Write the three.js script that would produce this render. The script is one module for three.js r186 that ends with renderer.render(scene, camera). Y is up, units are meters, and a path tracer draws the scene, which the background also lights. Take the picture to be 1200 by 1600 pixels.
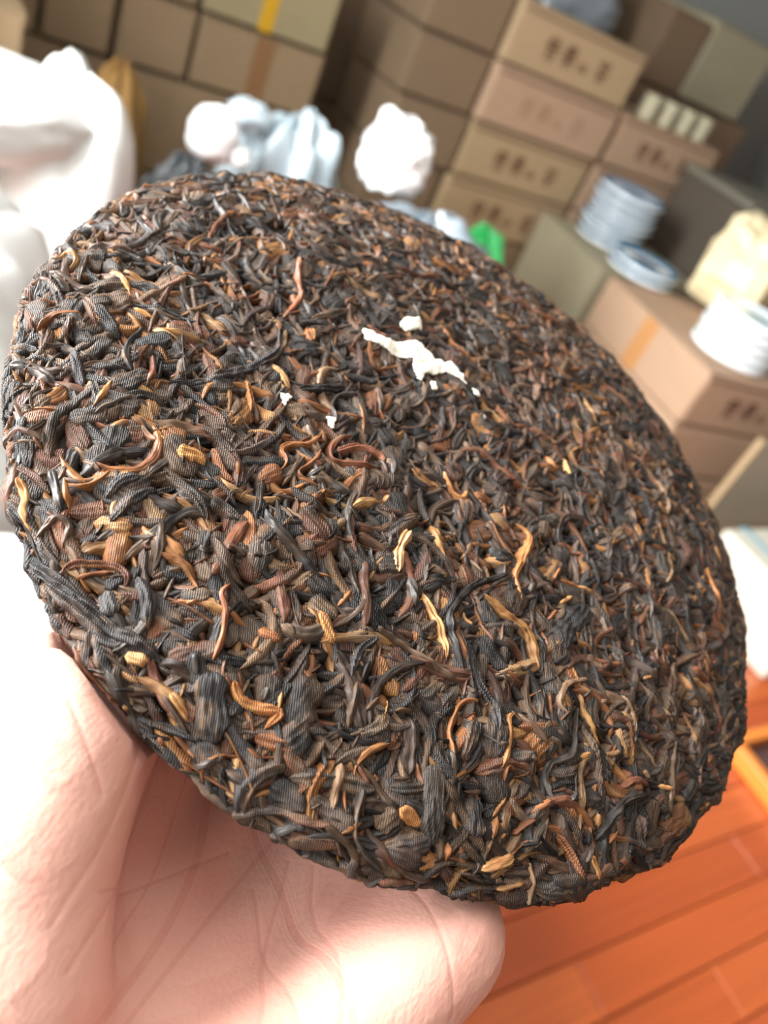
import * as THREE from 'three';
import { MarchingCubes } from 'three/addons/objects/MarchingCubes.js';
import { RoundedBoxGeometry } from 'three/addons/geometries/RoundedBoxGeometry.js';
import { RectAreaLightUniformsLib } from 'three/addons/lights/RectAreaLightUniformsLib.js';
import { mergeGeometries, mergeVertices } from 'three/addons/utils/BufferGeometryUtils.js';
import { ImprovedNoise } from 'three/addons/math/ImprovedNoise.js';

// ---------------------------------------------------------------- camera, sky, window light, exposure
const scene = new THREE.Scene();
const camera = new THREE.PerspectiveCamera(64.98, 3 / 4, 0.02, 30);
camera.position.set(0, 1.25, 0);
{
  const right = new THREE.Vector3(0.830, 0.376, 0.411), up = new THREE.Vector3(-0.001, 0.739, -0.674);
  const back = new THREE.Vector3().crossVectors(right, up).normalize();
  up.crossVectors(back, right).normalize();
  camera.quaternion.setFromRotationMatrix(new THREE.Matrix4().makeBasis(right.normalize(), up, back));
}
camera.focus = 0.147;            // the near half of the tea cake is sharp
camera.userData.fStop = 13.5;    // a phone lens: 2 mm wide aperture
scene.background = new THREE.Color(0.86, 0.94, 1.0);
scene.backgroundIntensity = 2.0;
RectAreaLightUniformsLib.init();
// daylight through the two windows of the left wall
const WINDOWS = [[-1.3, 1.3, 92], [0.15, 1.3, 6]];   // centre z, width, brightness
const SILL = 0.9, LINTEL = 2.45, WALL_X = -1.25;
for (const [z, w, glow] of WINDOWS) {
  const l = new THREE.RectAreaLight(new THREE.Color(0.98, 1, 0.995), glow, w - 0.1, LINTEL - SILL - 0.1);
  l.position.set(WALL_X + 0.03, (SILL + LINTEL) / 2, z);
  l.lookAt(5, (SILL + LINTEL) / 2, z);
  l.name = 'window_daylight';
  scene.add(l);
}
const renderer = new THREE.WebGLRenderer({ antialias: true });
renderer.toneMapping = THREE.LinearToneMapping;
renderer.toneMappingExposure = 0.76;
renderer.shadowMap.enabled = true;

// ---------------------------------------------------------------- helpers
let seed = 20417;
function rnd() { seed = (seed + 0x6d2b79f5) | 0; let t = Math.imul(seed ^ (seed >>> 15), 1 | seed); t = (t + Math.imul(t ^ (t >>> 7), 61 | t)) ^ t; return ((t ^ (t >>> 14)) >>> 0) / 4294967296; }
const rr = (a, b) => a + (b - a) * rnd();
const gauss = () => (rnd() + rnd() + rnd() + rnd() - 2) * 0.87;
const clamp = THREE.MathUtils.clamp, lerp = THREE.MathUtils.lerp, smooth = THREE.MathUtils.smoothstep;
const perlin = new ImprovedNoise();
const noise = (x, y, z = 0) => perlin.noise(x, y, z);
const fbm = (x, y, z = 0, o = 4) => { let s = 0, a = 1, f = 1; for (let i = 0; i < o; i++) { s += a * noise(x * f, y * f, z + i * 7.3); a *= 0.5; f *= 2.03; } return s; };

const used = {};
function numbered(n) { const k = used[n] = (used[n] ?? -1) + 1; return k ? n + '_' + String(k).padStart(3, '0') : n; }
function thing(name, label, category, at = [0, 0, 0], turn = 0, group) {
  const o = new THREE.Group(); o.name = numbered(name); o.position.set(...at); o.rotation.y = turn;
  o.userData = { label, category }; if (group) o.userData.group = group;
  scene.add(o); return o;
}
function part(name, geometry, material, parent) {
  const m = new THREE.Mesh(geometry, material); m.name = name; m.castShadow = m.receiveShadow = true; parent.add(m); return m;
}
function solo(name, label, category, geometry, material, group) {
  const m = part(numbered(name), geometry, material, scene); m.userData = { label, category }; if (group) m.userData.group = group; return m;
}
function structure(name, geometry, material) { const m = part(name, geometry, material, scene); m.userData.kind = 'structure'; return m; }
const box = (w, h, d, x = 0, y = 0, z = 0) => new THREE.BoxGeometry(w, h, d).translate(x, y, z);
const rbox = (w, h, d, r, x = 0, y = 0, z = 0, s = 2) => new RoundedBoxGeometry(w, h, d, s, r).translate(x, y, z);
function canvasTexture(w, h, draw, srgb = true) {
  const c = document.createElement('canvas'); c.width = w; c.height = h; draw(c.getContext('2d'), w, h);
  const t = new THREE.CanvasTexture(c); if (srgb) t.colorSpace = THREE.SRGBColorSpace;
  t.wrapS = t.wrapT = THREE.RepeatWrapping; return t;
}
// a texture computed value by value: f(u, v) gives a grey level or [r, g, b] in 0..1
function computed(n, f, srgb) {
  const d = new Uint8Array(n * n * 4);
  for (let y = 0; y < n; y++) for (let x = 0; x < n; x++) {
    let v = f(x / n, y / n); if (!Array.isArray(v)) v = [v, v, v];
    const o = (y * n + x) * 4; for (let k = 0; k < 3; k++) d[o + k] = clamp(v[k], 0, 1) * 255; d[o + 3] = 255;
  }
  const t = new THREE.DataTexture(d, n, n); t.magFilter = t.minFilter = THREE.LinearFilter; t.wrapS = t.wrapT = THREE.RepeatWrapping;
  if (srgb) t.colorSpace = THREE.SRGBColorSpace; t.needsUpdate = true; return t;
}
// noise that repeats after 1 in u and v
function tiled(u, v, fu, fv, z = 0) {
  const n = (a, b) => noise(a * fu, b * fv, z), x = smooth(u, 0, 1), y = smooth(v, 0, 1);
  return lerp(lerp(n(u, v), n(u - 1, v), u), lerp(n(u, v - 1), n(u - 1, v - 1), u), v);
}
const std = (o) => new THREE.MeshStandardMaterial(o);
const lin = (r, g, b) => new THREE.Color().setRGB(r, g, b);

// ---------------------------------------------------------------- the tea cake
// A chart of its skin: (x, z) in metres, distance from the middle along the skin and direction; lift is the height over the skin.
const CAKE = { R: 0.1, top: 0.0157, bottom: 0.0125, N: 700 };
const profile = { r: [], h: [], nr: [], nh: [], smax: 0, step: 0 };
{
  const pts = [];
  for (let i = 0; i <= 2000; i++) { const q = 1 - Math.pow(1 - i / 2000, 3), r = CAKE.R * q; pts.push([r, CAKE.top * Math.sqrt(Math.max(0, 1 - q ** 3))]); }
  for (let i = 1; i <= 2000; i++) { const q = 1 - Math.pow(i / 2000, 3) * 0.75, r = CAKE.R * q; pts.push([r, -CAKE.bottom * Math.sqrt(Math.max(0, 1 - q ** 3))]); }
  const s = [0]; for (let i = 1; i < pts.length; i++) s.push(s[i - 1] + Math.hypot(pts[i][0] - pts[i - 1][0], pts[i][1] - pts[i - 1][1]));
  profile.smax = s[s.length - 1]; profile.step = profile.smax / CAKE.N;
  let k = 0; const at = (t) => { while (k < s.length - 2 && s[k + 1] < t) k++; const f = (t - s[k]) / (s[k + 1] - s[k]); return [lerp(pts[k][0], pts[k + 1][0], f), lerp(pts[k][1], pts[k + 1][1], f)]; };
  for (let i = 0; i <= CAKE.N; i++) { const [r, h] = at(i * profile.step); profile.r.push(r); profile.h.push(h); }
  for (let i = 0; i <= CAKE.N; i++) {
    const a = Math.max(0, i - 8), b = Math.min(CAKE.N, i + 8), dr = profile.r[b] - profile.r[a], dh = profile.h[b] - profile.h[a], l = Math.hypot(dr, dh);
    profile.nr.push(-dh / l * (i ? 1 : 0)); profile.nh.push(dr / l);
  }
}
const look = (a, s) => { const f = clamp(s / profile.step, 0, CAKE.N - 0.001), i = f | 0; return lerp(a[i], a[i + 1], f - i); };
// the cake is not quite round
const outline = (t) => 1 - 0.0015 * Math.cos(2 * t) + 0.0019 * Math.sin(2 * t) + 0.0037 * Math.cos(3 * t) - 0.0017 * Math.sin(3 * t) - 0.0019 * Math.cos(4 * t) - 0.0076 * Math.sin(4 * t);
function skin(x, z, lift, out, o) {
  const s = Math.hypot(x, z), t = Math.atan2(z, x), r = (look(profile.r, s) + lift * look(profile.nr, s)) * outline(t);
  out[o] = r * Math.cos(t); out[o + 1] = look(profile.h, s) + lift * look(profile.nh, s); out[o + 2] = r * Math.sin(t);
}
// how high leaves stand over the skin so far
const CELL = 0.00025, SIDE = 1040, heights = new Float32Array(SIDE * SIDE).fill(-0.0030);
const cell = (v) => clamp(Math.round(v / CELL + SIDE / 2), 1, SIDE - 2);
const heightAt = (x, z) => heights[cell(z) * SIDE + cell(x)];
const lumps = (x, z) => 0.00045 * fbm(x * 70, z * 70, 3.1, 2);
const press = (h, x, z) => { const top = lumps(x, z) - 0.0002; return h > top ? top + (h - top) * 0.17 : h; };

const leafGrain = computed(256, (u, v) => 0.80 + 0.26 * tiled(u, v, 22, 4, 1.5) + 0.16 * tiled(u, v, 50, 12, 4.2) + 0.16 * tiled(u, v, 9, 9, 8.8), false);
const leafGrainBump = computed(256, (u, v) => 0.5 + 0.42 * tiled(u, v, 18, 3, 2.5) + 0.25 * tiled(u, v, 40, 10, 5.2), false);
leafGrain.colorSpace = THREE.NoColorSpace;
// print of the cotton bag in which the cake was pressed
const weaveBump = computed(512, (u, v) => {
  const n = 16, wob = 0.35 * tiled(u, v, 6, 6, 11), a = Math.abs(Math.sin(Math.PI * (u * n + wob))), b = 0.5 + 0.5 * Math.cos(2 * Math.PI * (v * 22 + Math.floor(u * n + wob) * 0.5));
  return 0.15 + 0.62 * Math.pow(a, 0.8) * (0.62 + 0.38 * b) + 0.2 * tiled(u, v, 30, 30, 3);
}, false);
weaveBump.channel = 1;
const leafMaterial = new THREE.MeshPhysicalMaterial({ specularIntensity: 0.5, vertexColors: true, map: leafGrain, bumpMap: leafGrainBump, bumpScale: 0.00028, roughness: 0.46, name: 'tea leaf' });
const wovenMaterial = new THREE.MeshPhysicalMaterial({ specularIntensity: 0.5, vertexColors: true, map: leafGrain, bumpMap: weaveBump, bumpScale: 0.00021, roughness: 0.46, name: 'tea leaf with cloth print' });

const TONES = {   // real colours of fermented leaf, linear
  slate: [[0.026, 0.021, 0.019], [0.036, 0.031, 0.030], [0.052, 0.041, 0.034]],
  dark: [[0.012, 0.010, 0.009], [0.020, 0.016, 0.014], [0.030, 0.023, 0.019]],
  brown: [[0.066, 0.038, 0.022], [0.100, 0.058, 0.033], [0.078, 0.048, 0.033]],
  red: [[0.120, 0.043, 0.022], [0.098, 0.038, 0.023], [0.140, 0.054, 0.026]],
  orange: [[0.200, 0.078, 0.025], [0.160, 0.060, 0.021], [0.225, 0.095, 0.032]],
  gold: [[0.270, 0.135, 0.045], [0.235, 0.110, 0.036], [0.310, 0.170, 0.070]],
  tan: [[0.190, 0.115, 0.064], [0.140, 0.082, 0.048], [0.115, 0.072, 0.046]],
};
const MIXES = { slate: ['brown', 'tan'], dark: ['slate', 'brown'], brown: ['dark', 'red'], red: ['orange', 'brown'], orange: ['red', 'gold'], gold: ['orange', 'tan'], tan: ['brown', 'gold'] };
const WEAVE_TURN = 0.30;

// one leaf: a strip pressed on what lies below it. line: chart points in metres, width in metres.
function leafGeometry(line, width, kind, tone, { thick = 1, fine = 1, tint = 1, plain = 0 } = {}) {
  // spine, evenly spaced, through a smooth curve
  const curve = new THREE.CatmullRomCurve3(line.map((p) => new THREE.Vector3(p[0], 0, p[1])), false, 'catmullrom', 0.5), length = curve.getLength();
  const nl = clamp(Math.round(length / (0.00075 / fine)), 7, 56), across = kind === 'stem' ? 7 : clamp(Math.round(width / (0.00036 / fine)), 7, 17);
  const sp = curve.getSpacedPoints(nl), id = rr(0, 900), id2 = rr(0, 900);
  const t = thick * (kind === 'stem' ? width * 0.5 : kind === 'flat' ? 0.0006 + width * 0.06 : kind === 'bud' ? width * 0.36 : 0.0004 + width * 0.23);
  const base = [], tilt = [];
  for (let i = 0; i <= nl; i++) {
    const a = sp[Math.max(0, i - 1)], b = sp[Math.min(nl, i + 1)], dx = b.x - a.x, dz = b.z - a.z, l = Math.hypot(dx, dz) || 1, nx = -dz / l, nz = dx / l, p = sp[i];
    p.nx = nx; p.nz = nz;
    let m = 0; const h = [];
    for (let k = -2; k <= 2; k++) { const v = heightAt(p.x + nx * k * width * 0.22, p.z + nz * k * width * 0.22); h.push(v); m += v * [1, 2, 3, 2, 1][k + 2] / 9; }
    base.push(m); tilt.push(clamp(((h[4] + h[3]) - (h[0] + h[1])) / (width * 1.32), -0.35, 0.35));
  }
  for (let pass = 0; pass < 3; pass++) for (let i = 1; i < nl; i++) { base[i] = (base[i - 1] + 2 * base[i] + base[i + 1]) / 4; tilt[i] = (tilt[i - 1] + 2 * tilt[i] + tilt[i + 1]) / 4; }
  const nv = (nl + 1) * (across + 1), pos = new Float32Array(nv * 3), col = new Float32Array(nv * 3), uv = new Float32Array(nv * 2), uv1 = new Float32Array(nv * 2), chart = [];
  const list = TONES[tone], c0 = list[Math.floor(rnd() * list.length)], other = TONES[MIXES[tone][Math.floor(rnd() * 2)]][Math.floor(rnd() * 3)];
  const bright = rr(0.55, 1.5) * tint, mix0 = rr(-0.25, 0.25) - plain, ridges = kind === 'roll' ? 2 + Math.floor(rnd() * 2) : kind === 'bud' ? 3 : 2 + Math.floor(width / 0.0016), twist = rr(-2.2, 2.2), ph = rr(0, 6.28);
  const bend = kind === 'flat' ? 0.22 : 0.10, endA = kind === 'bud' ? 0.55 : rr(0.25, 0.5), endB = kind === 'bud' ? rr(0.8, 1.1) : rr(0.25, 0.55);
  for (let i = 0; i <= nl; i++) {
    const v = i / nl, p = sp[i];
    let w = Math.pow(clamp(v / (kind === 'bud' ? 0.28 : 0.18), 0, 1), endA) * Math.pow(clamp((1 - v) / (kind === 'bud' ? 0.36 : 0.24), 0, 1), endB);
    if (kind === 'stem') w = i === 0 || i === nl ? 0.6 : 1;
    w = Math.max(w, 0.06) * (1 + 0.30 * noise(v * length * 260, id) + 0.14 * noise(v * length * 700, id));
    for (let j = 0; j <= across; j++) {
      const u = j / across * 2 - 1, edge = Math.sign(u) * (1 + bend * noise(v * length * 420 + 31 * Math.sign(u), id2) + 0.5 * bend * noise(v * length * 1100 + 17 * Math.sign(u), id2));
      const lat = (Math.abs(u) > 0 ? Math.abs(u) * edge : 0) * w * width / 2, au = Math.abs(u);
      let pr;
      if (kind === 'flat') pr = 1 - Math.pow(au, 5) + 0.10 * noise(lat * 900, v * length * 500, id);
      else if (kind === 'fold') pr = Math.sqrt(1 - Math.min(1, au * au) * 0.97) * (1 - 0.42 * Math.exp(-Math.pow((u - 0.25 * Math.sin(ph + twist * v)) / 0.2, 2)));
      else pr = Math.sqrt(1 - Math.min(1, au * au) * 0.98);
      // wrinkles that run along the leaf and creases across it
      const wr = kind === 'stem' ? 0.05 : kind === 'flat' ? 0.14 : 0.12;
      pr += (1 - au ** 4) * (wr * Math.sin(u * Math.PI * ridges + ph + twist * v * 2.2 + 1.6 * noise(v * length * 180, id)) + 0.34 * noise(lat * 1500, v * length * 420, id2) + 0.2 * noise(lat * 700, v * length * 900, id));
      let x = p.x + p.nx * lat, z = p.z + p.nz * lat;
      const rim = clamp(au, 0, 1) ** 3;
      let h = base[i] + tilt[i] * lat + t * (pr * (0.35 + 0.65 * Math.min(1, w)) - 0.42) - rim * 0.0006;
      h = press(h, x, z);
      const o = (i * (across + 1) + j);
      skin(x, z, h, pos, o * 3);
      chart.push(x, z, h);
      const m = clamp(0.36 + mix0 + 1.4 * noise(v * length * 130, lat * 260, id) + 0.9 * noise(v * length * 420, lat * 700, id2), 0, 1), g = bright * (1 + 0.25 * noise(v * length * 600, lat * 1200, id));
      for (let k = 0; k < 3; k++) col[o * 3 + k] = lerp(c0[k], other[k], m * 0.9) * g;
      uv[o * 2] = lat / 0.006 + id; uv[o * 2 + 1] = v * length / 0.014 + id2;
      const ca = Math.cos(WEAVE_TURN), sa = Math.sin(WEAVE_TURN);
      uv1[o * 2] = (x * ca + z * sa) / 0.0062; uv1[o * 2 + 1] = (z * ca - x * sa) / 0.0062;
    }
  }
  // remember the new heights
  const q = across + 1;
  for (let i = 0; i < nl; i++) for (let j = 0; j < across; j++) {
    const a = (i * q + j) * 3, b = a + 3, c = a + q * 3, d = c + 3;
    const n1 = Math.ceil(Math.max(Math.hypot(chart[c] - chart[a], chart[c + 1] - chart[a + 1]), Math.hypot(chart[d] - chart[b], chart[d + 1] - chart[b + 1])) / CELL) + 1, n2 = Math.ceil(Math.hypot(chart[b] - chart[a], chart[b + 1] - chart[a + 1]) / CELL) + 1;
    for (let m = 0; m < n1; m++) for (let n = 0; n < n2; n++) {
      const f = m / n1, g = n / n2, bl = (k) => (chart[a + k] * (1 - g) + chart[b + k] * g) * (1 - f) + (chart[c + k] * (1 - g) + chart[d + k] * g) * f, at = cell(bl(1)) * SIDE + cell(bl(0)), h = bl(2);
      if (h > heights[at]) heights[at] = h;
    }
  }
  const index = [];
  for (let i = 0; i < nl; i++) for (let j = 0; j < across; j++) { const a = i * q + j, b = a + 1, c = a + q, d = c + 1; index.push(a, b, c, b, d, c); }
  const g = new THREE.BufferGeometry();
  g.setAttribute('position', new THREE.BufferAttribute(pos, 3)); g.setAttribute('color', new THREE.BufferAttribute(col, 3));
  g.setAttribute('uv', new THREE.BufferAttribute(uv, 2)); g.setAttribute('uv1', new THREE.BufferAttribute(uv1, 2));
  g.setIndex(index); g.computeVertexNormals();
  return g;
}

const cake = thing('tea_cake', 'large round cake of pressed dark tea leaves resting on the open hand', 'tea cake', [0.12084, 1.1537, -0.12343]);
{
  const n = new THREE.Vector3(-0.00149, 0.96288, 0.26991).normalize(), x = new THREE.Vector3(1, 0.0014, 0.0004), z = new THREE.Vector3().crossVectors(x, n).normalize(); x.crossVectors(n, z);
  cake.quaternion.setFromRotationMatrix(new THREE.Matrix4().makeBasis(x, n, z));
  cake.updateMatrixWorld();
}
{ // packed core under the leaves
  const pts = []; for (let i = 0; i <= 90; i++) { const s = profile.smax * i / 90; pts.push([look(profile.r, s) - 0.0042 * look(profile.nr, s), look(profile.h, s) - 0.0042 * look(profile.nh, s)]); }
  pts.push([0, -CAKE.bottom + 0.0042]);
  const seg = 120, pos = [], idx = [];
  for (const [r, h] of pts) for (let k = 0; k < seg; k++) { const a = k / seg * 2 * Math.PI, o = outline(a); pos.push(Math.max(0, r) * o * Math.cos(a), h, Math.max(0, r) * o * Math.sin(a)); }
  for (let i = 0; i < pts.length - 1; i++) for (let k = 0; k < seg; k++) { const a = i * seg + k, b = i * seg + (k + 1) % seg, c = a + seg, d = b + seg; idx.push(a, b, c, b, d, c); }
  const g = new THREE.BufferGeometry(); g.setAttribute('position', new THREE.Float32BufferAttribute(pos, 3)); g.setIndex(idx); g.computeVertexNormals();
  part('packed_core', g, std({ color: lin(0.022, 0.016, 0.012), roughness: 0.9 }), cake);
}
const leaves = [];     // every leaf that may become a part of its own: { g, size, woven }
function randomLeaf(x, z, spec) {
  const { kind, tone, width, length, curl } = spec, step = length / 6, line = []; let a = spec.angle, k = gauss() * curl, px = x - Math.cos(a) * length / 2, pz = z - Math.sin(a) * length / 2;
  for (let i = 0; i <= 6; i++) {
    line.push([px, pz]); a += k * step; k += gauss() * curl * 0.5;
    const s = Math.hypot(px, pz), squeeze = s > 0.09 ? s / Math.max(0.04, look(profile.r, s)) : 1, tx = -pz / s, tz = px / s, c = Math.cos(a) * tx + Math.sin(a) * tz;
    px += (Math.cos(a) + c * tx * (squeeze - 1)) * step; pz += (Math.sin(a) + c * tz * (squeeze - 1)) * step;
  }
  return line;
}
function pickTone(far) { const t = rnd(); return t < 0.28 ? 'slate' : t < 0.51 ? 'dark' : t < 0.81 ? 'brown' : t < 0.87 ? 'red' : t < 0.945 ? 'orange' : t < 0.985 ? 'tan' : 'gold'; }
const mm = 0.001;
function scatter(count, layer) {
  for (let i = 0; i < count; i++) {
    const s = (layer ? 0.121 : rr(0.99, 1.53) * 0.12) * Math.sqrt(layer ? rnd() : 1), th = rr(0, 2 * Math.PI), x = s * Math.cos(th), z = s * Math.sin(th);
    const near = clamp(0.5 + (z - x * 0.6) / 0.16, 0, 1), t = rnd(), tone = pickTone();
    let kind, width, length, curl = 125;
    const left = clamp(0.5 - (x * 0.8 - z * 0.3) / 0.12, 0, 1);
    if (t < 0.05 + 0.22 * left) { kind = 'flat'; width = rr(3, 7) * mm; length = rr(4.5, 10) * mm; curl = 30; }
    else if (t < 0.6) { kind = 'roll'; width = rr(1.2, 2.6) * (0.9 + 0.35 * near) * mm; length = rr(6, 19) * mm; }
    else if (t < 0.86) { kind = 'fold'; width = rr(1.6, 3.1) * (0.9 + 0.35 * near) * mm; length = rr(5, 16) * mm; }
    else if (t < 0.95) { kind = 'bud'; width = rr(1.2, 2.2) * mm; length = rr(4, 9) * mm; }
    else { kind = 'stem'; width = rr(0.6, 1.1) * mm; length = rr(8, 20) * mm; curl = 45; }
    const tangent = th + Math.PI / 2, angle = s > 0.095 ? tangent + gauss() * 0.8 : rr(0, 2 * Math.PI);
    if (s > 0.09 && kind === 'stem') length *= 0.6;
    const toneNow = kind === 'bud' && rnd() < 0.42 ? (rnd() < 0.65 ? 'orange' : 'gold') : kind === 'stem' && rnd() < 0.3 ? 'red' : tone;
    const g = leafGeometry(randomLeaf(x, z, { kind, width, length, curl, angle }), width, kind, toneNow);
    leaves.push({ g, woven: kind === 'flat' || (kind !== 'stem' && kind !== 'bud' && near > 0.3 && rnd() < 0.6), size: layer * length * width * (0.4 + near) });
  }
}
scatter(1100, 0);     // the side that lies on the hand, thinly
scatter(4300, 0.3);
scatter(3800, 1);
for (let i = 0; i < 1500; i++) {   // broken bits
  const s = 0.119 * Math.sqrt(rnd()), th = rr(0, 2 * Math.PI), width = rr(0.6, 1.5) * mm, length = rr(1.6, 4.5) * mm, kind = rnd() < 0.5 ? 'roll' : 'fold';
  leaves.push({ g: leafGeometry(randomLeaf(s * Math.cos(th), s * Math.sin(th), { width, length, curl: 120, angle: rr(0, 6.28) }), width, kind, pickTone()), woven: false, size: 0 });
}
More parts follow.
